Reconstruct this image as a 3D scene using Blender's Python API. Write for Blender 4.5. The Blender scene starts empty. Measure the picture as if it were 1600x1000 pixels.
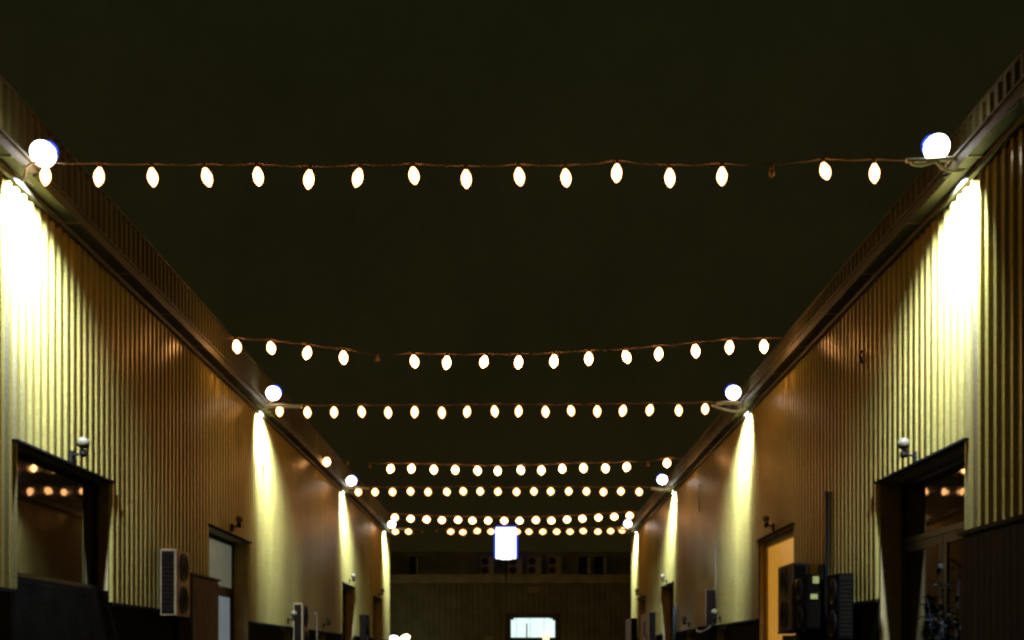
import bpy, bmesh, math, random
from mathutils import Vector, Matrix
random.seed(7)
scene = bpy.context.scene

# ------------------------------------------------------------------ camera
EYE = 1.6
F = 1600.0                       # focal length in photo pixels (36 mm on a 36 mm sensor)
VX, VY = 808.0, 1028.0           # vanishing point of the alley in the photo
cam_d = bpy.data.cameras.new('camera'); cam = bpy.data.objects.new('camera', cam_d)
scene.collection.objects.link(cam)
cam.location = (0, 0, EYE); cam.rotation_euler = (math.radians(90), 0, 0)
cam_d.sensor_width = 36; cam_d.lens = 36
cam_d.shift_x = -(VX - 800) / 1600; cam_d.shift_y = (VY - 500) / 1600
cam_d.clip_start = 0.05; cam_d.clip_end = 1000
scene.camera = cam

# ------------------------------------------------------------------ night sky
w = bpy.data.worlds.new('World'); scene.world = w; w.use_nodes = True
bg = w.node_tree.nodes['Background']
wt = w.node_tree
wtc = wt.nodes.new('ShaderNodeTexCoord'); wse = wt.nodes.new('ShaderNodeSeparateXYZ'); wt.links.new(wtc.outputs['Generated'], wse.inputs['Vector'])
wr = wt.nodes.new('ShaderNodeValToRGB'); wt.links.new(wse.outputs['Z'], wr.inputs['Fac'])
wr.color_ramp.elements[0].position = 0.05; wr.color_ramp.elements[0].color = (0.0112, 0.0084, 0.0022, 1)
wr.color_ramp.elements[1].position = 0.55; wr.color_ramp.elements[1].color = (0.0080, 0.0080, 0.0026, 1)
wn = wt.nodes.new('ShaderNodeTexNoise'); wn.inputs['Scale'].default_value = 5; wn.inputs['Detail'].default_value = 12; wn.inputs['Roughness'].default_value = .8
wt.links.new(wtc.outputs['Generated'], wn.inputs['Vector'])
wm = wt.nodes.new('ShaderNodeMapRange'); wm.inputs['From Min'].default_value = .3; wm.inputs['From Max'].default_value = .7
wm.inputs['To Min'].default_value = .75; wm.inputs['To Max'].default_value = 1.15; wt.links.new(wn.outputs['Fac'], wm.inputs['Value'])
wx = wt.nodes.new('ShaderNodeMixRGB'); wx.blend_type = 'MULTIPLY'; wx.inputs['Fac'].default_value = 1
wt.links.new(wr.outputs['Color'], wx.inputs['Color1']); wt.links.new(wm.outputs['Result'], wx.inputs['Color2'])
wt.links.new(wx.outputs['Color'], bg.inputs['Color'])
bg.inputs["Strength"].default_value = 1.05

scene.view_settings.view_transform = 'Standard'
scene.view_settings.look = 'None'
scene.view_settings.exposure = 0.0
scene.view_settings.gamma = 1.0
scene.view_settings.use_curve_mapping = False
scene.render.engine = 'CYCLES'
scene.cycles.use_denoising = True
scene.cycles.max_bounces = 5
scene.cycles.volume_bounces = 0
scene.cycles.sample_clamp_indirect = 4
scene.cycles.filter_width = 2.7
scene.cycles.use_light_tree = True
scene.cycles.caustics_reflective = False
scene.cycles.caustics_refractive = False

ANROT = 0.25
FLOOD_W = 6000.0
BULB_L = 23.0
XL, XR = -6.25, 5.61             # wall planes of the two long buildings
Y0, Y1 = 4.0, 49.8

def P(px, py, Z):
    """A point that far down the alley which the photo shows at px, py."""
    return Vector(((px - VX) * Z / F, Z, EYE + (VY - py) * Z / F))

# ------------------------------------------------------------------ materials
MATS = {}
def mat(name, col, rough=0.6, metal=0.0, var=0.25, vscale=3.0, bump=0.0, bscale=40.0, stretch=(1, 1, 1), spec=0.5, dirt=0.0):
    m = bpy.data.materials.new(name); m.use_nodes = True; nt = m.node_tree; b = nt.nodes['Principled BSDF']
    b.inputs['Roughness'].default_value = rough; b.inputs['Metallic'].default_value = metal
    b.inputs['Specular IOR Level'].default_value = spec
    tc = nt.nodes.new('ShaderNodeTexCoord'); mp = nt.nodes.new('ShaderNodeMapping')
    geo = nt.nodes.new('ShaderNodeNewGeometry')
    nt.links.new(geo.outputs['Position'], mp.inputs['Vector']); mp.inputs['Scale'].default_value = stretch
    n = nt.nodes.new('ShaderNodeTexNoise'); n.inputs['Scale'].default_value = vscale; n.inputs['Detail'].default_value = 6
    nt.links.new(mp.outputs['Vector'], n.inputs['Vector'])
    r = nt.nodes.new('ShaderNodeValToRGB')
    r.color_ramp.elements[0].position = 0.3; r.color_ramp.elements[1].position = 0.7
    r.color_ramp.elements[0].color = tuple(c * (1 - var) for c in col) + (1,)
    r.color_ramp.elements[1].color = tuple(min(1, c * (1 + var * 0.6)) for c in col) + (1,)
    nt.links.new(n.outputs['Fac'], r.inputs['Fac'])
    last = r.outputs['Color']
    if dirt:
        d = nt.nodes.new('ShaderNodeTexNoise'); d.inputs['Scale'].default_value = 32; d.inputs['Detail'].default_value = 8
        d.inputs['Roughness'].default_value = 0.75
        nt.links.new(geo.outputs['Position'], d.inputs['Vector'])
        dr = nt.nodes.new('ShaderNodeMapRange'); dr.inputs['From Min'].default_value = 0.42; dr.inputs['From Max'].default_value = 0.6
        dr.inputs['To Min'].default_value = 1 - dirt; dr.inputs['To Max'].default_value = 1
        nt.links.new(d.outputs['Fac'], dr.inputs['Value'])
        mx = nt.nodes.new('ShaderNodeMixRGB'); mx.blend_type = 'MULTIPLY'; mx.inputs['Fac'].default_value = 1
        nt.links.new(last, mx.inputs['Color1']); nt.links.new(dr.outputs['Result'], mx.inputs['Color2']); last = mx.outputs['Color']
    nt.links.new(last, b.inputs['Base Color'])
    if bump:
        n2 = nt.nodes.new('ShaderNodeTexNoise'); n2.inputs['Scale'].default_value = bscale; n2.inputs['Detail'].default_value = 4
        nt.links.new(mp.outputs['Vector'], n2.inputs['Vector'])
        bp = nt.nodes.new('ShaderNodeBump'); bp.inputs['Strength'].default_value = bump; bp.inputs['Distance'].default_value = 0.02
        nt.links.new(n2.outputs['Fac'], bp.inputs['Height']); nt.links.new(bp.outputs['Normal'], b.inputs['Normal'])
    MATS[name] = m
    return m
def emit(name, col, strength):
    m = bpy.data.materials.new(name); m.use_nodes = True; nt = m.node_tree
    b = nt.nodes['Principled BSDF']
    b.inputs['Base Color'].default_value = tuple(min(1, c * .5) for c in col) + (1,)
    b.inputs['Emission Color'].default_value = tuple(col) + (1,); b.inputs['Emission Strength'].default_value = strength
    b.inputs['Roughness'].default_value = .3
    if strength < 1.2:      # panes and blinds lit from behind are never quite even
        geo = nt.nodes.new('ShaderNodeNewGeometry'); n = nt.nodes.new('ShaderNodeTexNoise'); n.inputs['Scale'].default_value = 9; n.inputs['Detail'].default_value = 8
        n.inputs['Roughness'].default_value = .8
        nt.links.new(geo.outputs['Position'], n.inputs['Vector'])
        mr = nt.nodes.new('ShaderNodeMapRange'); mr.inputs['From Min'].default_value = .3; mr.inputs['From Max'].default_value = .7
        mr.inputs['To Min'].default_value = .72 * strength; mr.inputs['To Max'].default_value = 1.2 * strength
        nt.links.new(n.outputs['Fac'], mr.inputs['Value']); nt.links.new(mr.outputs['Result'], b.inputs['Emission Strength'])
    MATS[name] = m
    return m

M_clad = mat('cream_painted_steel', (0.37, 0.305, 0.055), 0.28, 0, 0.22, 0.9, 0.012, 6.0, (1, 1, 0.2), spec=1.0, dirt=0.4)
cb_ = M_clad.node_tree.nodes['Principled BSDF']; cb_.inputs['Specular Tint'].default_value = (1, .8, .3, 1)
# each sheet a slightly different batch, with rusty runs down it
cn = M_clad.node_tree; csrc = cb_.inputs['Base Color'].links[0].from_socket
oi = cn.nodes.new('ShaderNodeObjectInfo'); om = cn.nodes.new('ShaderNodeMapRange'); om.inputs['To Min'].default_value = .86; om.inputs['To Max'].default_value = 1.06
cn.links.new(oi.outputs['Random'], om.inputs['Value'])
o1 = cn.nodes.new('ShaderNodeMixRGB'); o1.blend_type = 'MULTIPLY'; o1.inputs['Fac'].default_value = 1
cn.links.new(csrc, o1.inputs['Color1']); cn.links.new(om.outputs['Result'], o1.inputs['Color2'])
cg = cn.nodes.new('ShaderNodeNewGeometry'); cm = cn.nodes.new('ShaderNodeMapping'); cm.inputs['Scale'].default_value = (3.0, 3.0, .35); cn.links.new(cg.outputs['Position'], cm.inputs['Vector'])
cz = cn.nodes.new('ShaderNodeTexNoise'); cz.inputs['Scale'].default_value = 1.6; cz.inputs['Detail'].default_value = 9; cz.inputs['Roughness'].default_value = .7; cn.links.new(cm.outputs['Vector'], cz.inputs['Vector'])
cr = cn.nodes.new('ShaderNodeMapRange'); cr.inputs['From Min'].default_value = .52; cr.inputs['From Max'].default_value = .72; cr.inputs['To Max'].default_value = .55; cn.links.new(cz.outputs['Fac'], cr.inputs['Value'])
o2 = cn.nodes.new('ShaderNodeMixRGB'); o2.inputs['Color2'].default_value = (0.26, 0.15, 0.02, 1)
cn.links.new(cr.outputs['Result'], o2.inputs['Fac']); cn.links.new(o1.outputs['Color'], o2.inputs['Color1']); cn.links.new(o2.outputs['Color'], cb_.inputs['Base Color'])
# roll-formed sheet: the sheen stretches up and down the ribs
cb_.inputs['Anisotropic'].default_value = 0.9
ctg = M_clad.node_tree.nodes.new('ShaderNodeTangent'); ctg.direction_type = 'RADIAL'; ctg.axis = 'Z'
M_clad.node_tree.links.new(ctg.outputs['Tangent'], cb_.inputs['Tangent']); cb_.inputs['Anisotropic Rotation'].default_value = ANROT
M_para = mat('weathered_parapet_steel', (0.12, 0.105, 0.028), 0.7, 0, 0.35, 1.2, 0.15, 8.0, (1, 1, .4), dirt=0.3)
M_gut = mat('gutter_steel', (0.09, 0.078, 0.025), 0.65, 0.0, 0.3, 2.0, 0.1, 12, dirt=0.3)
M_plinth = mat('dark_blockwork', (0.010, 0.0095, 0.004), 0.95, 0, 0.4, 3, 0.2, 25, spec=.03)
M_reveal = mat('cream_reveal_board', (0.30, 0.22, 0.05), 0.6, 0, 0.25, 4, 0.1, 20)
M_frame = mat('dark_aluminium_frame', (0.02, 0.02, 0.014), 0.45, 0.3, 0.2, 8)
M_darkmetal = mat('dark_bracket_metal', (0.012, 0.011, 0.005), 0.8, 0.0, 0.3, 10, spec=.1)
M_galv = mat('galvanised_metal', (0.30, 0.25, 0.11), 0.5, 0.2, 0.3, 12)
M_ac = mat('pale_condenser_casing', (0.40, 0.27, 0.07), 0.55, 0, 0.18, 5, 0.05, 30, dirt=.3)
M_acd = mat('dark_condenser_casing', (0.005, 0.004, 0.0014), 0.9, 0, 0.3, 5, spec=.05, dirt=.3)  # near-black casing colour, also used for every coil louvre
M_grille = mat('black_fan_grille', (0.012, 0.012, 0.008), 0.6, 0.2, 0.2, 10)
M_fin = mat('coil_fins', (0.012, 0.009, 0.003), 0.8, 0.0, 0.3, 30, spec=.04)
M_cable = mat('thin_tan_cable', (0.22, 0.12, 0.04), 0.6, 0, 0.2, 20)
M_white = mat('white_cable_sheath', (0.85, 0.82, 0.6), 0.5, 0, 0.15, 20)
M_holder = mat('copper_lamp_holder', (0.30, 0.15, 0.04), 0.4, 0.4, 0.2, 20)
M_lamp = mat('wall_lamp_enamel', (0.13, 0.105, 0.025), 0.7, 0, 0.15, 20)
M_brown = mat('brown_boarding', (0.10, 0.06, 0.018), 0.8, 0, 0.35, 2.0, 0.2, 30, (4, 4, .5))
M_timber = mat('black_stained_timber', (0.012, 0.010, 0.005), 0.8, 0, 0.4, 3, 0.3, 20, (1, 1, .3))
M_ground = mat('asphalt_ground', (0.05, 0.048, 0.042), 0.8, 0, 0.35, 1.3, 0.4, 90, dirt=.3)
M_far = mat('far_building_cladding', (0.19, 0.20, 0.075), 0.6, 0, 0.3, 1.2)
M_farband = mat('far_building_fascia', (0.34, 0.33, 0.13), 0.6, 0, 0.3, 2.0)
M_leaf = mat('dark_glossy_leaves', (0.006, 0.008, 0.002), 0.9, 0, 0.4, 6, spec=.15)
M_pot = mat('clay_pot', (0.12, 0.06, 0.03), 0.7, 0, 0.2, 6)
M_sticky = mat('yellow_rating_sticker', (0.75, 0.68, 0.12), 0.6, 0, 0.1, 20)
M_banner = mat('olive_green_banner', (0.30, 0.33, 0.05), 0.7, 0, 0.2, 6)
M_banner2 = mat('lime_yellow_banner', (0.62, 0.62, 0.10), 0.7, 0, 0.15, 6)
M_room = mat('roofing_felt', (0.03, 0.03, 0.02), 0.9, 0, 0.2, 2)
g = bpy.data.materials.new('reflective_window_glass'); g.use_nodes = True
gb = g.node_tree.nodes['Principled BSDF']; gb.inputs['Base Color'].default_value = (0.012, 0.012, 0.007, 1)
gb.inputs['Roughness'].default_value = 0.025; gb.inputs['Specular IOR Level'].default_value = 0.5; gb.inputs['IOR'].default_value = 1.75
gn = g.node_tree.nodes.new('ShaderNodeTexNoise'); gn.inputs['Scale'].default_value = 1.4
gg = g.node_tree.nodes.new('ShaderNodeNewGeometry'); g.node_tree.links.new(gg.outputs['Position'], gn.inputs['Vector'])
gp = g.node_tree.nodes.new('ShaderNodeBump'); gp.inputs['Strength'].default_value = .12; gp.inputs['Distance'].default_value = .01
g.node_tree.links.new(gn.outputs['Fac'], gp.inputs['Height']); g.node_tree.links.new(gp.outputs['Normal'], gb.inputs['Normal'])
M_glass = g
M_bulb = {}
def bulb_mat(k, L):
    M_bulb[k] = emit('glowing_bulb_glass_%s' % k, (1.0, 0.45, 0.15), L); return M_bulb[k]
M_lens = emit('floodlight_lens', (0.95, 0.92, 0.85), 16.0)
M_fringe = emit('violet_fringe_glow', (0.04, 0.10, 1.0), 1.1)  # emissive colour of the added fringe arcs round the floodlights
M_coolroom = emit('frosted_pane_dim_cool', (0.085, 0.088, 0.062), 1.0)
M_coolroom2 = emit('frosted_pane_blue_grey', (0.12, 0.14, 0.15), 1.0)
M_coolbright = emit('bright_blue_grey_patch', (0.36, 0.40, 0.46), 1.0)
M_amber = emit('amber_lit_blind', (0.42, 0.19, 0.02), 1.0)
M_box = emit('white_sign_face', (0.9, 0.97, 1.0), 3.0)
M_boxfringe = emit('blue_fringe_glow', (0.02, 0.07, 1.0), 1.0)  # emissive colour of the added blue fringe round the sign
M_office = emit('lit_office_blind', (0.78, 1.0, 0.95), 1.15)
M_warmlamp = emit('warm_table_lamp', (1.0, 0.75, 0.25), 3.0)
M_farlamp = emit('cool_far_lamp', (0.8, 0.88, 1.0), 10.0)
M_farlamp2 = emit('warm_far_lamp', (1.0, 0.8, 0.4), 8.0)

# ------------------------------------------------------------------ mesh helpers
class MB:
    def __init__(s): s.bm = bmesh.new()
    def box(s, x0, x1, y0, y1, z0, z1):
        x0, x1 = sorted((x0, x1)); y0, y1 = sorted((y0, y1)); z0, z1 = sorted((z0, z1))
        v = [s.bm.verts.new(p) for p in ((x0,y0,z0),(x1,y0,z0),(x1,y1,z0),(x0,y1,z0),(x0,y0,z1),(x1,y0,z1),(x1,y1,z1),(x0,y1,z1))]
        for f in ((0,3,2,1),(4,5,6,7),(0,1,5,4),(1,2,6,5),(2,3,7,6),(3,0,4,7)): s.bm.faces.new([v[i] for i in f])
        return s
    def tube(s, pts, r, n=6, cap=True):
        pts = [Vector(p) for p in pts]; rings = []
        for i, p in enumerate(pts):
            d = (pts[min(i + 1, len(pts) - 1)] - pts[max(i - 1, 0)]).normalized()
            a = d.cross(Vector((0, 0, 1)))
            if a.length < 1e-3: a = d.cross(Vector((1, 0, 0)))
            a.normalize(); b = d.cross(a).normalized()
            rr = r[i] if isinstance(r, (list, tuple)) else r
            rings.append([s.bm.verts.new(p + a * rr * math.cos(2*math.pi*k/n) + b * rr * math.sin(2*math.pi*k/n)) for k in range(n)])
        for i in range(len(rings) - 1):
            for k in range(n):
                s.bm.faces.new([rings[i][k], rings[i][(k+1) % n], rings[i+1][(k+1) % n], rings[i+1][k]])
        if cap:
            s.bm.faces.new(rings[0][::-1]); s.bm.faces.new(rings[-1])
        return s
    def lathe(s, c, prof, n=12, axis=Vector((0, 0, 1))):
        """prof = [(distance along axis, radius)...]"""
        c = Vector(c); axis = Vector(axis).normalized()
        return s.tube([c + axis * h for h, _ in prof], [max(r, 1e-4) for _, r in prof], n)
    def quad(s, *p):
        s.bm.faces.new([s.bm.verts.new(q) for q in p]); return s
    def mesh(s, name, m, smooth=False):
        bmesh.ops.recalc_face_normals(s.bm, faces=s.bm.faces[:])
        me = bpy.data.meshes.new(name); s.bm.to_mesh(me); s.bm.free()
        if smooth:
            for p in me.polygons: p.use_smooth = True
        me.materials.append(m); return me
    def build(s, name, m, parent=None, smooth=False, **kw):
        return link(name, s.mesh(name, m, smooth), parent, **kw)
def link(name, me, parent=None, loc=None, label=None, cat=None, group=None, kind=None):
    o = bpy.data.objects.new(name, me); scene.collection.objects.link(o)
    if parent is not None:
        o.parent = parent
        if loc is None: o.matrix_parent_inverse = Matrix.Translation(-parent.location) if parent.type == 'EMPTY' else Matrix()
    if loc is not None: o.location = loc
    if label: o['label'] = label
    if cat: o['category'] = cat
    if group: o['group'] = group
    if kind: o['kind'] = kind
    return o
def thing(name, loc, label, cat, group=None):
    return link(name, None, None, loc, label, cat, group)
def copy_thing(root, offset, label):
    r = root.copy(); scene.collection.objects.link(r); r.location = root.location + Vector(offset); r['label'] = label
    kids = [o for o in scene.objects if o.parent == root]
    for ch in kids:
        c = ch.copy(); scene.collection.objects.link(c); c.parent = r
        for gch in [o for o in scene.objects if o.parent == ch]:
            d = gch.copy(); scene.collection.objects.link(d); d.parent = c
    return r

# ------------------------------------------------------------------ the ground
MB().box(-60, 60, -20, 110, -0.3, 0).build('ground', M_ground, kind='structure')

# ------------------------------------------------------------------ the two long corrugated buildings
PITCH = 0.2
def profile(y):
    """outward height of the rib at y (trapezoid)"""
    t = (y / PITCH) % 1.0
    if t < 0.42: return 0.0
    if t < 0.56: return (t - 0.42) / 0.14
    if t < 0.80: return 1.0
    if t < 0.94: return 1 - (t - 0.80) / 0.14
    return 0.0
def rib_points(a, b, cuts=()):
    ys = {a, b} | {c for c in cuts if a < c < b}
    k = math.floor(a / PITCH) - 1
    while k * PITCH < b + PITCH:
        for t in (0.42, 0.56, 0.80, 0.94):
            y = (k + t) * PITCH
            if a < y < b: ys.add(y)
        k += 1
    return sorted(ys)
RIB = 0.04
def corrugated(s, xw, a, b, bottom, top, openings=()):
    """one roll-formed sheet between a and b; s = direction into the building"""
    m = MB()
    ys = rib_points(a, b, [v for o in openings for v in o[:2]])
    lapy = random.uniform(-.004, .004)
    for p, q in zip(ys, ys[1:]):
        mid = (p + q) / 2; zb = bottom
        for o in openings:
            if o[0] <= mid <= o[1]: zb = o[2]
        xp = xw - s * (RIB * profile(p + 1e-6 if p == a else p) + lapy); xq = xw - s * (RIB * profile(q - 1e-6 if q == b else q) + lapy)
        m.quad((xp, p, zb), (xq, q, zb), (xq, q, top), (xp, p, top))
        m.quad((xp, p, zb), (xq, q, zb), (xw + s * .03, q, zb), (xw + s * .03, p, zb))
    return m

def opening(bld, s, xw, y0, y1, z0, z1, rec, partname, lab=None):
    """cream reveal boards round a recessed opening"""
    t = 0.06
    def bx(m, u0, u1, a, b, c, d): return m.box(xw + s * u0, xw + s * u1, a, b, c, d)
    fr = MB(); bx(fr, .012, rec + .1, y1, y1 + t, z0, z1 + t); bx(fr, .012, rec + .1, y0 - t, y0, z0, z1 + t); bx(fr, .012, rec + .1, y0, y1, z1, z1 + t)
    f = fr.build(partname, M_reveal, bld, label=lab)
    # thin drip flashing over the head
    fl = MB(); fl.box(xw - s * (RIB + .035), xw + s * .01, y0 - .06, y1 + .06, z1 + .0, z1 + .03)
    fl.build('head_flashing', M_darkmetal, bld)
    return f, bx

def long_building(s, xw, par_top, clad_bot, specs, label, fascia_lab):
    b = thing('corrugated_building', (xw + s * 6, (Y0 + Y1) / 2, 0), label, 'building')
    clad_top = 7.52
    ops = [(sp['y'][0], sp['y'][1], sp['z1']) for sp in specs if sp['z1'] > clad_bot]
    y = Y0
    while y < Y1 - .01:
        e = min(y + 1.0, Y1)
        corrugated(s, xw, y, e, clad_bot, clad_top, ops).build('cladding_sheet', M_clad, b)
        corrugated(s, xw + s * .02, y, e, clad_top + .1, par_top).build('parapet_sheet', M_para, b)
        y = e
    # plinth with openings
    yy = Y0
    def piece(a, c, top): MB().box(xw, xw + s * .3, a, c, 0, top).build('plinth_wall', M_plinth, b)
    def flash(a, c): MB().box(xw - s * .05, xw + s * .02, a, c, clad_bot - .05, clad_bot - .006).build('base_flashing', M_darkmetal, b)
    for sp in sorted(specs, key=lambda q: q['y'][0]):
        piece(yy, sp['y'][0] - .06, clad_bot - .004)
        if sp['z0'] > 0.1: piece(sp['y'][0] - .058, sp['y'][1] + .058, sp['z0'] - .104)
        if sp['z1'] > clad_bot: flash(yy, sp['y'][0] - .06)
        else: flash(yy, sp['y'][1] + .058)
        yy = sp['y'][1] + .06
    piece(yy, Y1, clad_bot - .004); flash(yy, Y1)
    # end wall at the far corner, and roof
    MB().box(xw + s * .03, xw + s * 12, Y1, Y1 + .06, 0, par_top).build('end_wall', M_clad, b)
    MB().box(xw + s * .1, xw + s * 12, Y0, Y1, par_top - .5, par_top - .4).build('roof', M_room, b)
    MB().box(xw + s * .06, xw + s * .10, Y0, Y1, clad_top - .3, par_top - .02).build('parapet_backing', M_room, b)
    MB().box(xw - s * .03, xw + s * .14, Y0, Y1, par_top, par_top + .035).build('coping', M_gut, b)
    # corner trim
    MB().box(xw - s * .05, xw + s * .03, Y1, Y1 + .08, 0, clad_top).build('corner_trim', M_clad, b)
    # gutter: an open trough with rolled lip, bottom, brackets
    gx = xw - s * .28; gz = 7.54
    gm = MB()
    gm.box(gx, xw - s * .045, Y0, Y1, gz, gz + .012)
    gm.box(gx, gx + s * .012, Y0, Y1, gz + .012, gz + .15)
    gm.tube([(gx - s * .008, Y0, gz + .155), (gx - s * .008, Y1, gz + .155)], .022, 8)
    gm.build('gutter', M_gut, b)
    MB().box(xw - s * .10, xw - s * .042, Y0, Y1, clad_top - .07, clad_top + .0).build('eave_flashing', M_gut, b)
    yb = Y0 + .7
    while yb < Y1:
        if yb > 10.5: MB().box(gx - s * .004, xw - s * .05, yb, yb + .035, gz - .014, gz - .002).build('gutter_bracket', M_galv, b)
        yb += 1.85
    # openings
    for sp in specs:
        y0, y1 = sp['y']; z0, z1 = sp['z0'], sp['z1']; rec = sp['rec']; k = sp['kind']
        if k == 'window':
            f, bx = opening(b, s, xw, y0, y1, z0, z1, rec, 'window_reveal')
            bx(MB(), .0, rec + .1, y0, y1, z0 - .1, z0).build('window_sill', M_plinth, b)
            fr = MB(); d0, d1 = rec, rec + .06
            bx(fr, d0, d1, y0, y1, z1 - .03, z1 - .001); bx(fr, d0, d1, y0, y1, z0, z0 + .08)
            bx(fr, d0, d1, y0, y0 + .07, z0 + .08, z1 - .03); bx(fr, d0, d1, y1 - .07, y1, z0 + .08, z1 - .03)
            w_ = fr.build('window_frame', M_frame, b)
            bx(MB(), rec + .03, rec + .04, y0 + .07, y1 - .07, z0 + .08, z1 - .03).build('window_pane', M_glass, b)
            bx(MB(), rec + .1, rec + .12, y0 - .05, y1 + .05, z0 - .1, z1).build('backing_board', M_room, b)
        else:
            f, bx = opening(b, s, xw, y0, y1, z0, z1, rec, 'door_reveal')
            tz = sp['tz']; ds = MB(); d0, d1 = rec, rec + .07
            if k in ('glass', 'lit'):
                bx(ds, d0, d1, y0, y1, z1 - .09, z1 - .001)
                bx(ds, d0, d1, y0, y1, tz - .09, tz)
                bx(ds, d0, d1, y0, y0 + .08, 0, tz - .09); bx(ds, d0, d1, y1 - .08, y1, 0, tz - .09)
                bx(ds, d0, d1, y0, y0 + .08, tz, z1 - .09); bx(ds, d0, d1, y1 - .08, y1, tz, z1 - .09)
                ds.build('door_frame', M_frame, b)
                tp = M_glass if k == 'glass' else M_coolroom
                bx(MB(), rec + .03, rec + .045, y0 + .08, y1 - .08, tz, z1 - .09).build('transom_pane', tp, b)
                if k == 'lit':
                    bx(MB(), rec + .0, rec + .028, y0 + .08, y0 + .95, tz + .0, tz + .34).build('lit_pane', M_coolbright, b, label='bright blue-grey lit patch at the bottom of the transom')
                mid = (y0 + y1) / 2
                for (a, c) in ((y0 + .09, mid - .01), (mid + .01, y1 - .09)):
                    lf = MB(); zt = tz - .1
                    bx(lf, d0 + .01, d1 - .01, a, a + .12, .02, zt); bx(lf, d0 + .01, d1 - .01, c - .12, c, .02, zt)
                    bx(lf, d0 + .01, d1 - .01, a + .12, c - .12, zt - .12, zt); bx(lf, d0 + .01, d1 - .01, a + .12, c - .12, .02, .4)
                    leaf = lf.build('door_leaf', M_frame, b)
                    pm = M_glass if k == 'glass' else M_coolroom2
                    bx(MB(), d0 + .03, d0 + .04, a + .12, c - .12, .4, zt - .12).build('door_pane', pm, leaf)
                    yh = c - .06 if a < mid - .3 else a + .06
                    MB().tube([(xw + s * (d0 - .05), yh, 1.0), (xw + s * (d0 - .05), yh, 1.9)], .015).build('door_handle', M_galv, leaf)
                bx(MB(), rec + .1, rec + .12, y0 - .05, y1 + .05, 0, z1).build('backing_board', M_room, b)
            elif k == 'amber':
                bx(ds, d0 - .04, d1, y0, y1, z1 - .16, z1 - .001)
                bx(ds, d0 - .04, d1, y1 - .05, y1, 0, z1 - .16); bx(ds, d0 - .04, d1, y0, y0 + .05, 0, z1 - .16)
                ds.build('door_frame', M_reveal, b)
                bx(MB(), d0 + .02, d0 + .05, y0 + .05, y1 - .05, 0.02, z1 - .16).build('lit_door_panel', M_amber, b, label='amber glowing blind filling the tall doorway')
            else:   # plain dark door
                bx(ds, d0, d1, y0, y1, z1 - .08, z1 - .001)
                bx(ds, d0, d1, y0, y0 + .07, 0, z1 - .08); bx(ds, d0, d1, y1 - .07, y1, 0, z1 - .08)
                ds.build('door_frame', M_frame, b)
                leaf = bx(MB(), d0 + .02, d0 + .06, y0 + .07, y1 - .07, .02, z1 - .08).build('door_leaf', M_frame, b)
                if z1 > 3:
                    bx(MB(), d0 + .008, d0 + .018, y0 + .3, y1 - .3, tz + .05, z1 - .3).build('door_pane', M_glass, leaf)
                MB().tube([(xw + s * (d0 - .03), y0 + .2, 1.05), (xw + s * (d0 - .03), y0 + .32, 1.05)], .014).build('door_handle', M_galv, leaf)
    return b

TOP = 4.30
left_specs = [
    dict(kind='window', y=(12.72, 15.67), z0=2.62, z1=TOP - .02, rec=.16),
    dict(kind='lit', y=(20.7, 23.8), z0=0, z1=TOP - .03, rec=.34, tz=3.2),
    dict(kind='plain', y=(27.1, 28.3), z0=0, z1=2.36, rec=.2, tz=0),
    dict(kind='plain', y=(32.2, 33.4), z0=0, z1=2.36, rec=.2, tz=0),
    dict(kind='glass', y=(36.4, 39.2), z0=0, z1=TOP - .03, rec=.3, tz=3.2),
    dict(kind='plain', y=(44.3, 47.1), z0=0, z1=TOP - .03, rec=.3, tz=3.2)]
right_specs = [
    dict(kind='glass', y=(12.75, 15.83), z0=0, z1=TOP, rec=.32, tz=3.42),
    dict(kind='amber', y=(20.7, 23.7), z0=0, z1=TOP, rec=.17, tz=3.2),
    dict(kind='plain', y=(27.4, 28.7), z0=0, z1=2.40, rec=.2, tz=0),
    dict(kind='plain', y=(32.5, 33.8), z0=0, z1=2.40, rec=.2, tz=0),
    dict(kind='plain', y=(36.5, 39.5), z0=0, z1=TOP, rec=.3, tz=3.2),
    dict(kind='plain', y=(44.4, 47.4), z0=0, z1=TOP, rec=.3, tz=3.2)]
bl = long_building(-1, XL, 8.60, 2.46, left_specs, 'long left-hand building of cream corrugated steel with the dark shop window', '')
br = long_building(1, XR, 8.28, 2.52, right_specs, 'long right-hand building of cream corrugated steel with the amber lit doorway', '')

# ------------------------------------------------------------------ far building across the end of the alley
FY = 62.0
fb = thing('far_building', (0, FY + 4, 0), 'dark low building closing the far end of the alley, condensers on its ledge', 'building')
zl = EYE + (VY - 905) * FY / F
x = -22.0
win = (P(798, 966, FY), P(868, 1010, FY))
while x < 22:
    m = MB()
    for i in range(6):
        a = x + i / 3
        zb0 = 0.0
        if a + .34 > win[0].x and a < win[1].x and False: pass
        m.quad((a, FY, 0), (a + .2, FY, 0), (a + .2, FY, zl), (a, FY, zl))
        m.quad((a + .2, FY, 0), (a + .24, FY - .05, 0), (a + .24, FY - .05, zl), (a + .2, FY, zl))
        m.quad((a + .24, FY - .05, 0), (a + .295, FY - .05, 0), (a + .295, FY - .05, zl), (a + .24, FY - .05, zl))
        m.quad((a + .295, FY - .05, 0), (a + 1/3, FY, 0), (a + 1/3, FY, zl), (a + .295, FY - .05, zl))
    m.build('cladding_sheet', M_far, fb); x += 2
MB().box(-22, 22, FY - .32, FY + 2.6, zl - .26, zl + .26).build('ledge', M_farband, fb)
MB().box(-22, 22, FY + 2.6, FY + 10, 0, EYE + (VY - 862) * (FY + 2.6) / F).build('upper_wall', M_far, fb)
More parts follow.
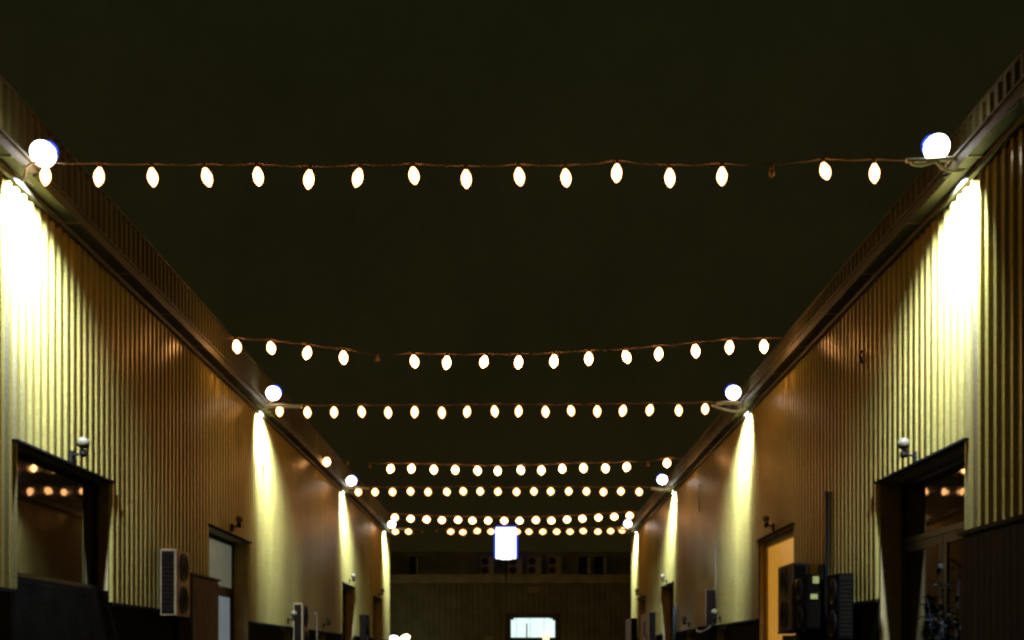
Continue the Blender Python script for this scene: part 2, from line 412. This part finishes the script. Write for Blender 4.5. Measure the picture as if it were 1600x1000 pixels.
# lit window with blind
wx0, wx1 = win[0].x, win[1].x; wz1 = win[0].z; wz0 = wz1 - 2.2
fr = MB(); e = .28
fr.box(wx0 - e, wx0, FY - .12, FY - .055, wz0 - e, wz1 + e); fr.box(wx1, wx1 + e, FY - .12, FY - .055, wz0 - e, wz1 + e)
fr.box(wx0, wx1, FY - .12, FY - .055, wz1, wz1 + e); fr.box(wx0, wx1, FY - .12, FY - .055, wz0 - e, wz0)
wf = fr.build('window_frame', M_frame, fb)
mx = P(823, 1000, FY).x
MB().box(mx - .04, mx + .04, FY - .119, FY - .1, wz0, wz1 - .32).build('mullion', M_frame, wf)
zc = P(0, 996, FY).z
MB().box(wx0, wx1, FY - .118, FY - .104, wz0, zc).build('lower_pane', M_frame, wf)
nsl = 16
for i in range(nsl):
    a = wx0 + .02 + (wx1 - wx0 - .04) * i / nsl; dx = (wx1 - wx0 - .04) / nsl
    off = random.uniform(0, .02)
    MB().box(a, a + dx * random.choice((.98, .98, .86)), FY - .095 + off, FY - .088 + off, zc, wz1 - (0.10 if i < 1 else 0) - (.0 if i < 14 else random.uniform(0, .35))).build('blind_slat', M_office, wf)
MB().box(wx0, wx1, FY - .066, FY - .058, wz0, wz1).build('window_back', M_fin, wf)
tl = P(853, 995, FY)
MB().lathe((tl.x, FY - .2, tl.z - .22), [(0, .12), (.05, .2), (.3, .16), (.45, .06)], 10).build('table_lamp_glow', M_warmlamp, wf)

# illuminated sign box on a mast over the ledge
c = P(790.5, 849.5, FY - .6)
sb = thing('sign_box', (c.x, c.y, zl), 'glowing white upright sign box with added blue fringe glow above the far building', 'sign')
hw, hh = .60, .96
for i in range(4):
    a = c.x - hw + i * hw / 2
    MB().box(a + .004, a + hw / 2 - .004, c.y - .13, c.y - .1, c.z - hh + (.05 if i in (0, 3) else 0), c.z + hh).build('sign_panel', M_box, sb)
MB().box(c.x - hw, c.x + hw, c.y - .098, c.y + .1, c.z - hh, c.z + hh).build('sign_case', M_darkmetal, sb)
MB().box(c.x - hw - .11, c.x - hw - .005, c.y - .12, c.y + .1, c.z - hh + .12, c.z + hh - .02).build('fringe_bar', M_boxfringe, sb)  # added glowing bars, a blue colour fringe built as geometry
MB().box(c.x + hw + .005, c.x + hw + .11, c.y - .12, c.y + .1, c.z - hh + .12, c.z + hh - .02).build('fringe_bar', M_boxfringe, sb)
MB().box(c.x - hw, c.x + hw, c.y - .12, c.y + .1, c.z + hh + .004, c.z + hh + .09).build('fringe_bar', M_boxfringe, sb)
MB().tube([(c.x, c.y + .16, zl - .2), (c.x, c.y + .16, c.z + .3)], .035, 8).build('mast', M_darkmetal, sb)

def condenser(name_lab, x0, x1, y0, y1, z0, z1, face, matl, group, fans=2, feet=True, stickers=False):
    """air-conditioning condenser. face: 'L' front looks to -x, 'R' to +x, 'F' to -y (camera)."""
    root = thing('ac_condenser', ((x0 + x1) / 2, (y0 + y1) / 2, z0), name_lab, 'air conditioner', group)
    casing = MB().box(x0, x1, y0, y1, z0, z1)
    bmesh.ops.bevel(casing.bm, geom=casing.bm.edges[:], offset=.015, segments=2, affect='EDGES')
    cs = casing.build('casing', matl, root)
    h = z1 - z0
    for k in range(fans):
        cz = z0 + h * (k + .5) / fans; R = min(h / fans * .42, (y1 - y0 if face != 'F' else (x1 - x0) * .62) * .44)
        if face == 'F': cx = x0 + (x1 - x0) * .32; cc = Vector((cx, y0 - .004, cz)); ax = Vector((0, -1, 0))
        elif face == 'R': cc = Vector((x1 + .004, (y0 + y1) / 2, cz)); ax = Vector((1, 0, 0))
        else: cc = Vector((x0 - .004, (y0 + y1) / 2, cz)); ax = Vector((-1, 0, 0))
        fg = MB(); fg.lathe(cc, [(0, R), (.006, R)], 24, ax); fan = fg.build('fan_grille', M_grille, root)
        rg = MB(); up = Vector((0, 0, 1)); sd = ax.cross(up)
        for rr in (R * .98, R * .66, R * .33):
            rg.tube([cc + ax * .014 + sd * rr * math.cos(t * math.pi / 10) + up * rr * math.sin(t * math.pi / 10) for t in range(21)], .006, 4, False)
        for t in range(6):
            d = sd * math.cos(t * math.pi / 3) + up * math.sin(t * math.pi / 3)
            rg.tube([cc + ax * .014, cc + ax * .014 + d * R], .005, 4)
        rg.build('grille_ring', M_fin, fan)
    if face == 'F':
        MB().box(x0 + (x1 - x0) * .66, x1 - .03, y0 - .012, y0 - .002, z0 + .04, z1 - .04).build('service_panel', M_farband, root)
    else:   # coil side looking at the camera
        e_ = .03 if fans else .006
        m = MB(); a, b_ = x0 + e_, x1 - e_
        m.box(a, b_, y0 - .008, y0 - .002, z0 + e_ * 1.3, z1 - e_ * 1.3)
        m.build('coil_side', M_fin, root)
        n = 14
        m = MB()
        for i in range(n):
            zz = z0 + .06 + (h - .12) * i / n
            m.box(a, b_, y0 - .016, y0 - .009, zz, zz + .012)
        m.build('coil_louvre', M_acd, root)
    if feet:
        for yy in (y0 + .1, y1 - .14):
            if face != 'F':
                wx = x0 if face == 'R' else x1
                MB().box(x0 - .03, x1 + .0, yy, yy + .04, z0 - .04, z0 - .002).build('wall_bracket', M_darkmetal, root)
            else:
                MB().box(x0 + .05, x1 - .05, yy, yy + .06, z0 - .04, z0 - .002).build('foot', M_darkmetal, root)
    return root

# condensers on the far ledge
G = 'condensers in a row on the far ledge'
for (a, b_, lab) in ((640, 655, 'faint condenser leftmost on the far ledge'), (751, 772, 'condenser just left of the glowing sign box on the far ledge'),
                     (794, 816, 'condenser right below the glowing sign box on the far ledge'), (824, 846, 'condenser first to the right clear of the sign box on the far ledge'),
                     (856, 877, 'condenser with clear twin fans second to the right of the sign box'), (905, 924, 'dim condenser third to the right of the sign box on the ledge'), (930, 949, 'dim condenser rightmost on the far ledge')):
    p = P(a, 870, FY + .3); q = P(b_, 897, FY + .3)
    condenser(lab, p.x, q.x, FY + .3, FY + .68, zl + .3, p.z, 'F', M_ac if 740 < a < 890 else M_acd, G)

# small plates on the far wall
q = P(833.5, 921.5, FY - .08)
sp = thing('wall_plate', (q.x, FY - .06, q.z), 'small faint plate under the ledge above the lit far window', 'sign')
MB().box(q.x - .33, q.x + .33, FY - .09, FY - .056, q.z - .16, q.z + .16).build('plate', M_farband, sp)
for k in range(3): MB().box(q.x - .26 + k * .18, q.x - .14 + k * .18, FY - .10, FY - .092, q.z - .06, q.z + .05).build('raised_mark', M_ac, sp)
q = P(764, 999, FY - .08)
MB().box(q.x - .3, q.x + .3, FY - .09, FY - .056, q.z - .25, q.z + .2).build('wall_plate', M_farband, label='small dim plate on the far wall left of the lit window', cat='sign')

# twin lamps at lower left of the far wall
pl_ = thing('twin_lamp_post', (P(625, 1000, 58).x, 58, 0), 'short post with two glaring lamp heads at the left end of the far wall', 'lamp')
px_ = P(625, 1000, 58).x
MB().tube([(px_, 58, 0), (px_, 58, 2.45)], .05, 8).build('post', M_darkmetal, pl_)
MB().tube([(px_ - .5, 58, 2.6), (px_, 58, 2.45), (px_ + .5, 58, 2.7)], .025, 6).build('cross_arm', M_darkmetal, pl_)
for (a, b_, mm, lb) in ((616, 999, M_farlamp, 'cool white lamp head'), (633, 997, M_farlamp2, 'warm yellow lamp head')):
    q = P(a, b_, 57.8); MB().lathe(q, [(-.12, .2), (-.02, .30), (.1, .24), (.18, .06)], 14, Vector((.2 if a < 620 else -.3, -.5, .8))).build('lamp_head', mm, pl_, True, label=lb)

# ------------------------------------------------------------------ floodlights at the eaves
def floodlight(Z, s, px, py, label):
    xw = XL if s < 0 else XR
    p = P(px, py, Z); root = thing('floodlight', (xw - s * .05, Z, p.z - .2), label, 'floodlight', 'floodlights on the two eaves')
    # bracket arm from the gutter
    gx = xw - s * .28
    MB().tube([(xw - s * .04, Z + .12, p.z - .30), (gx - s * .03, Z + .12, p.z - .22), (p.x, Z + .12, p.z - .08), (p.x, Z + .10, p.z)], .016, 6).build('arm', M_galv, root)
    d = Vector((-s * .15, -.75, -.45)).normalized()      # lens dome faces down the alley towards the viewer
    R = .150 if Z < 20 else (.165 if Z < 30 else .17)
    hb = MB(); hb.lathe(p, [(-.02, R * .95), (-.10, R * .8), (-.15, R * .35)], 16, d); hb.build('housing', M_darkmetal, root, True)
    ln = MB(); ln.lathe(p, [(-.02, R * .9), (.03, R), (.10, R * .85), (.15, R * .5), (.17, R * .1)], 20, d); ln.build('lens', M_lens, root, True)
    # added glowing arc imitating a blue-violet lens colour fringe, upper alley side
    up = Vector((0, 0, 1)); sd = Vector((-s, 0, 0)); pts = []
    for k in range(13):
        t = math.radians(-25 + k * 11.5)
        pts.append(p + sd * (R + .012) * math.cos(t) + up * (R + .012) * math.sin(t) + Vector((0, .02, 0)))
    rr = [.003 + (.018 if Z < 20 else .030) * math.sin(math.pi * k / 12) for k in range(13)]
    MB().tube(pts, rr, 6).build('fringe_arc', M_fringe, root, True)
    # the wall-washing light of this lamp
    ld = bpy.data.lights.new('floodlight_beam', 'SPOT'); ld.energy = FLOOD_W; ld.color = (0.84, 1.04, 2.0)
    ld.spot_size = math.radians(112); ld.spot_blend = 1.0; ld.shadow_soft_size = .05
    lo = bpy.data.objects.new('floodlight_beam', ld); scene.collection.objects.link(lo)
    lo.parent = root; lo.matrix_parent_inverse = Matrix.Translation(-root.location)
    lp = Vector((xw - s * .34, Z, 7.51)); tgt = Vector((xw + s * 2.5, Z + 1.6, 7.50 - 4.2))
    lo.location = lp; lo.rotation_euler = (tgt - lp).to_track_quat('-Z', 'Y').to_euler()
    # small down-facing reflector that holds this beam
    rf = MB(); rf.lathe(lp + Vector((0, 0, .10)), [(-.05, .02), (-.07, .045), (-.09, .05)], 12); rf.build('reflector', M_darkmetal, root, True)
    MB().tube([lp + Vector((0, 0, .05)), (gx - s * .03, Z + .12, p.z - .22)], .010, 5).build('reflector_stem', M_darkmetal, root)
    return root
ZR = (12.6, 24.5, 36.1, 47.6)
fl_names = {(-1, 0): 'nearest floodlight on the left eave, at the left edge above the shop window', (1, 0): 'nearest floodlight on the right eave with looped white cable under it',
            (-1, 1): 'second floodlight along the left eave, over the bright streak beside the glass door', (1, 1): 'second floodlight along the right eave, beside the amber doorway',
            (-1, 2): 'third floodlight along the left eave', (1, 2): 'third floodlight along the right eave',
            (-1, 3): 'farthest floodlight on the left eave at the building corner', (1, 3): 'farthest floodlight on the right eave at the building corner'}
fl_px = {(-1, 0): (68, 240), (1, 0): (1463, 230), (-1, 1): (427, 614), (1, 1): (1146, 613), (-1, 2): (549, 751), (1, 2): (1035, 749), (-1, 3): (612, 819), (1, 3): (981, 818)}
for i, Z in enumerate(ZR):
    for s in (-1, 1):
        floodlight(Z, s, *fl_px[(s, i)], fl_names[(s, i)])

# ------------------------------------------------------------------ bulb strings
def bulb_string(Z, bulbs, dead, w_, h_, ends, label, tight=True, L=BULB_L):
    root = thing('light_string', (0, Z, ends[0].z), label, 'string lights', 'bulb strings hung across the alley')
    mm = bulb_mat('at_%d' % int(Z), L * (.10 * .19) / (w_ * h_))
    # leaf-shaped filament bulb: neck at the top, pointed tip below
    prof = [(0, w_ * .18), (-h_ * .12, w_ * .30), (-h_ * .32, w_ * .47), (-h_ * .52, w_ * .5), (-h_ * .72, w_ * .42), (-h_ * .9, w_ * .22), (-h_, w_ * .04)]
    bme = MB().lathe((0, 0, 0), prof, 12).mesh('bulb', mm, True)
    hh = .065
    hme = MB().lathe((0, 0, 0), [(hh, .008), (hh - .012, .022), (.012, .024), (-.006, .018)], 8).mesh('lamp_holder', M_holder, True)
    dme = MB().lathe((0, 0, 0), [(0, .02), (-.03, .034), (-.07, .034), (-.10, .012)], 8).mesh('dead_bulb', M_holder, True)
    tops = []
    for (px, py, dd) in sorted([(a, b, 0) for a, b in bulbs] + [(a, b, 1) for a, b in dead]):
        c = P(px, py, Z + random.uniform(-.03, .03)); top = c + Vector((0, 0, h_ * .5 if not dd else .05))
        tops.append(top + Vector((0, 0, hh)))
        tilt = (random.uniform(-.16, .16), random.uniform(-.2, .2) + (-.12 if px < 800 else .12), random.uniform(0, 6))
        hold = link('lamp_holder', hme, root, top - root.location); 
        if dd:
            b = link('bulb', dme, hold, (0, 0, 0), label='burnt-out bulb, dark')
        else:
            b = link('bulb', bme, hold, (0, 0, 0)); b.rotation_euler = tilt
    # cable through the holders, slightly wavy, to its two ends
    pts = [ends[0]]
    allp = [ends[0]] + tops + [ends[1]]
    for a, b in zip(allp, allp[1:]):
        n = 5; 
        for k in range(1, n + 1):
            t = k / n; q = a.lerp(b, t); q.z -= .012 * math.sin(math.pi * t) * (1 + random.random())
            pts.append(q)
    MB().tube(pts, .006 if Z < 15 else (.006 if Z < 30 else .008), 5).build('cable', M_cable, root)
    return root
def row(xs, ys): return list(zip(xs, ys))
r1x = [72,156,237,320,402,484,562,645,728,810,883,964,1046,1128,1286,1366]; r1y = [275,277,278,278,277,281,279,277,281,278,280,272,279,277,270,271]
bulb_string(12.6, row(r1x, r1y), [(1206, 271)], .118, .22, (Vector((XL + .06, 12.6, P(0, 256, 12.6).z)), Vector((XR - .06, 12.6, P(0, 252, 12.6).z))),
            'nearest bulb string, taut between the first pair of floodlights')
r2x = [369,422,482,536,646,699,758,811,866,920,976,1030,1086,1140,1193]; r2y = [542,545,552,559,566,567,567,567,565,561,559,554,549,543,542]
bulb_string(20.4, row(r2x, r2y), [(590, 562)], .15, .24, (Vector((XL + .05, 20.4, P(0, 528, 20.4).z)), Vector((XR - .05, 20.4, P(0, 526, 20.4).z))),
            'second bulb string from the viewer, sagging in the middle between bare parapets', L=BULB_L * 3.0)
r3x = [437,480,522,564,606,648,690,731,772,811,852,891,933,975,1017,1060,1102]; r3y = [643,645,645,644,645,644,645,644,643,643,644,643,643,642,641,642,640]
bulb_string(24.5, row(r3x, r3y), [], .16, .25, (Vector((XL + .05, 24.5, P(0, 633, 24.5).z)), Vector((XR - .05, 24.5, P(0, 632, 24.5).z))),
            'third bulb string, taut between the second pair of floodlights')
r4x = [511,612,644,678,711,745,778,812,846,878,911,945,980,1042]; r4y = [722,733,733,734,735,736,736,735,735,733,732,732,730,724]
bulb_string(31.6, row(r4x, r4y), [(544, 725), (578, 729), (1012, 727)], .21, .25, (Vector((XL + .05, 31.6, P(0, 719, 31.6).z)), Vector((XR - .05, 31.6, P(0, 718, 31.6).z))),
            'fourth bulb string with gaps of burnt-out bulbs near both ends', L=BULB_L * 3.2)
r5x = [560,586,613,641,669,697,723,751,779,807,834,861,889,916,943,970,998]; r5y = [769,769,769,768,769,769,768,768,769,769,768,768,768,768,769,768,769]
bulb_string(36.1, row(r5x, r5y), [], .235, .25, (Vector((XL + .05, 36.1, P(0, 763, 36.1).z)), Vector((XR - .05, 36.1, P(0, 762, 36.1).z))),
            'fifth bulb string, unbroken, between the third pair of floodlights')
r6x = [617,641,666,690,715,739,762,788,812,837,862,886,911,935,960,984]; r6y = [809,811,812,813,813,814,814,814,814,813,814,812,811,809,808,806]
bulb_string(43.3, row(r6x, r6y), [], .29, .26, (Vector((XL + .05, 43.3, P(0, 805, 43.3).z)), Vector((XR - .05, 43.3, P(0, 802, 43.3).z))),
            'sixth bulb string, the upper of the two farthest', L=BULB_L * 3.2)
r7x = [618,639,704,723,745,767,787,808,827,848,870,891,912,934,954,972]; r7y = [831,831,831,832,830,831,831,831,831,831,831,831,830,831,830,829]
bulb_string(47.6, row(r7x, r7y), [(660, 831), (682, 831)], .31, .24, (Vector((XL + .05, 47.6, P(0, 826, 47.6).z)), Vector((XR - .05, 47.6, P(0, 825, 47.6).z))),
            'farthest bulb string, lowest in view, with two dead bulbs near its left end')

# ------------------------------------------------------------------ loose cables at the eaves
def loop_cable(pts, r, label, mm=M_white):
    n = []
    P4 = [Vector(p) for p in pts]
    for i in range(len(P4) - 1):                       # Catmull-Rom
        p0, p1, p2, p3 = P4[max(i - 1, 0)], P4[i], P4[i + 1], P4[min(i + 2, len(P4) - 1)]
        for k in range(6):
            t = k / 6
            n.append(.5 * ((2 * p1) + (p2 - p0) * t + (2 * p0 - 5 * p1 + 4 * p2 - p3) * t * t + (3 * p1 - p0 - 3 * p2 + p3) * t ** 3))
    n.append(P4[-1])
    MB().tube(n, r, 6).build('loose_cable', mm, None, True, label=label, cat='cable', group='cables slung at the eaves')
Z = 12.45
loop_cable([P(1423, 255, Z), P(1440, 258, Z), P(1470, 250, Z), P(1500, 249, Z), P(1512, 244, Z), P(1520, 250, Z), P(1512, 262, Z), P(1500, 260, Z), P(1498, 252, Z), P(1508, 246, Z), P(1520, 240, Z - .2), P(1534, 222, Z - .6)], .018,
           'coiled pale cable hooked beside the nearest right floodlight')
loop_cable([P(1462, 250, Z), P(1474, 262, Z), P(1490, 268, Z), P(1508, 264, Z), P(1522, 250, Z), P(1530, 236, Z - .2), P(1548, 205, Z - .9)], .016, 'drooping pale cable loop under the nearest right floodlight')
loop_cable([P(1416, 251, Z), P(1450, 250, Z), P(1480, 248, Z), P(1498, 249, Z)], .026, 'thick bright cable bundle level with the nearest right floodlight')
loop_cable([P(0, 226, Z), P(14, 248, Z), P(36, 262, Z), P(52, 254, Z), P(80, 252, Z)], .014, 'pale cable crossing the left edge to the nearest left floodlight')
loop_cable([P(38, 254, Z), P(40, 266, Z), P(36, 278, Z), P(24, 270, Z), P(50, 290, Z)], .014, 'short hanging cable tail beside the nearest left floodlight')
Z = 24.3
loop_cable([P(1112, 633, Z), P(1132, 640, Z), P(1150, 643, Z), P(1163, 637, Z), P(1172, 628, Z), P(1180, 620, Z - .3)], .026, 'bright drooping cable loop below the second right floodlight')
loop_cable([P(1120, 631, Z), P(1140, 629, Z), P(1168, 632, Z)], .04, 'thick lit cable bundle below the second right floodlight')
loop_cable([P(412, 636, Z), P(430, 634, Z), P(455, 635, Z), P(472, 635, Z)], .036, 'thick lit cable bundle below the second left floodlight')
loop_cable([P(396, 628, Z), P(404, 632, Z), P(408, 638, Z), P(414, 634, Z)], .02, 'small hooked cable end at the second left floodlight')
loop_cable([P(411, 652, Z), P(412, 668, Z), P(411, 690, Z)], .012, 'cable hanging down the wall under the second left floodlight')
Z = 35.9
loop_cable([P(1018, 763, Z), P(1034, 766, Z), P(1048, 762, Z), P(1054, 757, Z)], .04, 'lit cable droop below the third right floodlight')
loop_cable([P(538, 763, Z), P(556, 763, Z), P(576, 763, Z)], .032, 'lit cable stretch below the third left floodlight')
Z = 47.4
loop_cable([P(964, 825, Z), P(978, 828, Z), P(990, 822, Z)], .05, 'lit cable droop below the farthest right floodlight')
loop_cable([P(604, 826, Z), P(620, 826, Z), P(634, 826, Z)], .04, 'lit cable stretch below the farthest left floodlight')
# little dark hooks on the walls
for (px, py, ln_, lab) in ((412, 726, 18, 'small dark hook on the left wall inside the second light streak'), (1164, 728, 18, 'small dark hook on the right wall inside the second light streak'),
                           (1347, 558, 20, 'small dark hook high on the right wall between two light streaks'), (1093, 778, 44, 'thin dark conduit stub on the right wall past the third streak')):
    s = -1 if px < VX else 1; xw = XL if s < 0 else XR; Zh = abs(xw - s * .06) * F / abs(px - VX)
    a = P(px, py - ln_ / 2, Zh); b_ = P(px, py + ln_ / 2, Zh)
    MB().tube([a, a.lerp(b_, .4) + Vector((-s * .03, 0, 0)), b_], .018, 6).build('wall_hook', M_darkmetal, label=lab, cat='hook')

# ------------------------------------------------------------------ wall lamps over the doors (unlit)
def wall_lamp(s, Z, z, R, label):
    xw = XL if s < 0 else XR
    root = thing('wall_lamp', (xw - s * .05, Z, z), label, 'wall lamp', 'unlit wall lamps over the doors')
    x0 = xw - s * .045
    MB().box(x0, x0 - s * .03, Z - .05, Z + .05, z - .10, z + .06).build('back_plate', M_darkmetal, root)
    MB().tube([(x0 - s * .03, Z, z), (x0 - s * .12, Z, z + .02), (x0 - s * .16, Z, z + .12)], .018, 6).build('arm', M_darkmetal, root)
    MB().lathe((x0 - s * .17, Z, z + .10), [(0, R * .55), (R * .3, R * .95), (R, R * 1.05), (R * 1.5, R * .8), (R * 1.8, R * .2)], 14).build('head', M_lamp, root, True)
    MB().lathe((x0 - s * .17, Z, z + .08), [(0, R * .35), (-.05, R * .6), (-.10, R * .5)], 10).build('sensor', M_darkmetal, root, True)
    return root
wl = [(-1, 14.25, 4.42, .085, 'wall lamp over the dark shop window on the left'), (1, 14.3, 4.42, .085, 'wall lamp over the recessed glass door on the right'),
      (-1, 22.25, 4.45, .075, 'wall lamp over the grey lit glass door on the left'), (1, 22.2, 4.45, .075, 'wall lamp over the amber doorway'),
      (-1, 37.8, 4.45, .09, 'wall lamp over the third tall left doorway, inside the third streak'), (1, 38.0, 4.45, .09, 'wall lamp over the third tall right doorway'),
      (-1, 45.9, 4.45, .1, 'wall lamp over the farthest left doorway'), (1, 46.2, 4.45, .1, 'wall lamp over the farthest right doorway'),
      (-1, 27.7, 2.62, .09, 'low wall lamp over the small left door before the louvred condenser'), (1, 28.0, 2.68, .09, 'low wall lamp on the right just before the pale casing'),
      (-1, 32.8, 2.66, .09, 'low wall lamp over the small left door past the louvred condenser'), (1, 33.1, 2.70, .09, 'low wall lamp on the right just past the pale casing')]
for a in wl: wall_lamp(*a)

# ------------------------------------------------------------------ condensers and boxes along the walls
GC = 'condensers fixed along the alley walls'
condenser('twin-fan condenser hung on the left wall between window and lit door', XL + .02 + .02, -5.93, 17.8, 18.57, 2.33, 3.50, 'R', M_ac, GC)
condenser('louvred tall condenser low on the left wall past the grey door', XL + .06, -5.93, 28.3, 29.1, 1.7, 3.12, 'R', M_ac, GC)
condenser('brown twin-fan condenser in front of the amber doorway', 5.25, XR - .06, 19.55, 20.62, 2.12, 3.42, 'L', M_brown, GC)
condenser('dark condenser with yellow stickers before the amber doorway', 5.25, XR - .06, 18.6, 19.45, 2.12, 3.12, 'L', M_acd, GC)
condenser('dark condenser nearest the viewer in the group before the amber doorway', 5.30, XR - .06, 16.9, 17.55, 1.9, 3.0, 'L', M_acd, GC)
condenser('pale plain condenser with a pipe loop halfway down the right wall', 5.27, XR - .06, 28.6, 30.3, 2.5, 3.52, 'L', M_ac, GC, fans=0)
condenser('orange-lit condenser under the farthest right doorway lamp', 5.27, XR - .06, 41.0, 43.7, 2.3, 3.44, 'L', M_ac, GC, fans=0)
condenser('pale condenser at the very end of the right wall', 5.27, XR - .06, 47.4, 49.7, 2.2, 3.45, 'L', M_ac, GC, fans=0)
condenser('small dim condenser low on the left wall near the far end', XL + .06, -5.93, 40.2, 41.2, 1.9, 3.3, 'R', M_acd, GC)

# yellow stickers (each lies flat on the dark condenser)
for (px, py, wpx, hpx, Zs, lab) in ((1275, 906, 10, 11, 18.56, 'yellow sticker high on the dark condenser side'), (1272, 932, 11, 8, 18.56, 'pale label low on the dark condenser side'),
                                    ):
    q = P(px, py, Zs); a, b_ = wpx / 2 * Zs / F, hpx / 2 * Zs / F
    MB().box(q.x - a, q.x + a, Zs, Zs + .003, q.z - b_, q.z + b_).build('sticker', M_sticky, label=lab, cat='sticker')
q = P(1247, 911, 19.2)
MB().box(5.243, 5.247, 18.95, 19.3, q.z - .07, q.z + .07).build('sticker', M_sticky, label='yellow sticker on the front of the dark condenser', cat='sticker')

# brown tall cupboard beside the left door
cb = thing('storage_cupboard', (-6.05, 19.5, 0), 'tall brown boarded cupboard between the twin-fan condenser and grey door', 'cupboard')
MB().box(XL + .05, -5.95, 18.72, 20.35, 0, 3.12).build('carcass', M_brown, cb)
for k in range(8):
    a = 18.74 + k * .2; MB().box(-5.948, -5.925, a, a + .185, .06, 3.08).build('board', M_brown, cb)
MB().box(XL + .05, -5.90, 18.68, 20.40, 3.123, 3.16).build('top', M_brown, cb)
# pipes left
for (x_, y_, z0_, z1_, lab) in ((-6.12, 29.9, .2, 3.0, 'shiny vertical pipe just past the louvred condenser'), (-6.12, 31.3, .2, 2.9, 'thin vertical pipe before the second small left door')):
    MB().tube([(x_, y_, z0_), (x_, y_, z1_), (x_ - .08, y_, z1_ + .1)], .035, 8).build('pipe', M_galv, None, True, label=lab, cat='pipe')
# pipes right
Zp = (XR - .08) * F / (1292 - VX)
MB().tube([(XR - .08, Zp, .1), (XR - .08, Zp, EYE + (VY - 768) * Zp / F)], .035, 8).build('downpipe', M_darkmetal, None, True, label='thin dark downpipe on the right wall above the dark condensers', cat='pipe')
MB().box(XR - .14, XR - .045, Zp + .12, Zp + .35, 3.02, 3.28).build('junction_box', M_darkmetal, label='small dark junction box beside the right downpipe', cat='box')
MB().tube([(5.5, 28.35, 2.55), (5.5, 28.35, 4.75)], .025, 8).build('pipe', M_brown, None, True, label='thin pipe rising beside the pale plain condenser', cat='pipe')
MB().tube([(5.45, 28.3, 2.55), (5.3, 28.5, 2.4), (5.25, 29.2, 2.34), (5.25, 29.9, 2.38), (5.3, 30.2, 2.48)], .025, 8).build('pipe', M_galv, None, True, label='curved pipe loop beneath the pale plain condenser', cat='pipe')
MB().tube([(5.24, 42.2, 3.1), (5.22, 42.2, 2.6), (5.3, 41.4, 2.35), (5.4, 40.8, 2.3)], .03, 8).build('pipe', M_darkmetal, None, True, label='dark hooked hose on the orange-lit condenser', cat='hose')
MB().tube([(5.5, 35.7, .2), (5.5, 35.7, 3.4)], .06, 8).build('pipe', M_darkmetal, None, True, label='dark pipe on the right wall before the third doorway', cat='pipe')

# banner below the condensers
bn = thing('banner_stand', (5.3, 20.3, 0), 'green and yellow upright banner below the brown condenser', 'banner')
a = P(1223, 985, 20.4); b_ = P(1241, 985, 20.4); c_ = P(1249, 985, 20.4)
MB().box(a.x, b_.x - .004, 20.4, 20.43, .1, 2.05).build('banner_panel', M_banner, bn)
MB().box(b_.x, c_.x, 20.39, 20.42, .1, 2.06).build('banner_panel', M_banner2, bn, label='bright lime-yellow strip')
MB().box(a.x, c_.x, 20.3, 20.55, 0, .09).build('stand_foot', M_darkmetal, bn)

# dark timber store at the right edge
ts = thing('timber_store', (5.35, 10, 0), 'tall black timber store against the right wall at the frame edge', 'shed')
MB().box(5.14, XR - .06, 7.0, 11.78, 0, 3.0).build('carcass', M_timber, ts)
y = 7.02
while y < 11.7:
    MB().box(5.115, 5.138, y, y + .135, .08, 2.96).build('board', M_timber, ts); y += .15
MB().box(5.08, XR - .05, 6.96, 11.84, 3.003, 3.05).build('roof', M_timber, ts)
MB().tube([(5.09, 11.5, 1.6), (5.07, 11.5, 1.7), (5.09, 11.5, 1.8)], .012).build('handle', M_galv, ts)

# potted shrub in front of the glass door
pp = Vector((5.48, 13.15, 0))
sh = thing('potted_shrub', pp, 'dark potted shrub standing in front of the recessed right glass door', 'plant')
MB().lathe(pp, [(0, .22), (.05, .24), (.55, .32), (.6, .34), (.56, .28)], 14).build('pot', M_pot, sh, True)
st = MB(); lv = MB(); rnd = random.Random(3)
for k in range(9):
    a = rnd.uniform(0, 6.28); rr = rnd.uniform(.12, .42); hgt = rnd.uniform(1.6, 3.0)
    base = pp + Vector((0, 0, .5)); tip = pp + Vector((rr * math.cos(a) * .7, rr * math.sin(a), hgt))
    midp = base.lerp(tip, .5) + Vector((.05, 0, 0)); st.tube([base, midp, tip], [.016, .011, .005], 5)
    for j in range(34):
        t = rnd.uniform(.25, 1); q = (base.lerp(midp, t * 2) if t < .5 else midp.lerp(tip, t * 2 - 1))
        d = Vector((rnd.gauss(0, 1), rnd.gauss(0, 1), rnd.gauss(.2, .6))).normalized(); l = rnd.uniform(.10, .2)
        sd = d.cross(Vector((0, 0, 1))).normalized() * l * .22
        q = q + d * .03; lv.quad(q, q + d * l * .5 + sd, q + d * l + Vector((0, 0, -.03)), q + d * l * .5 - sd)
st.build('stem', M_timber, sh); lv.build('foliage', M_leaf, sh)
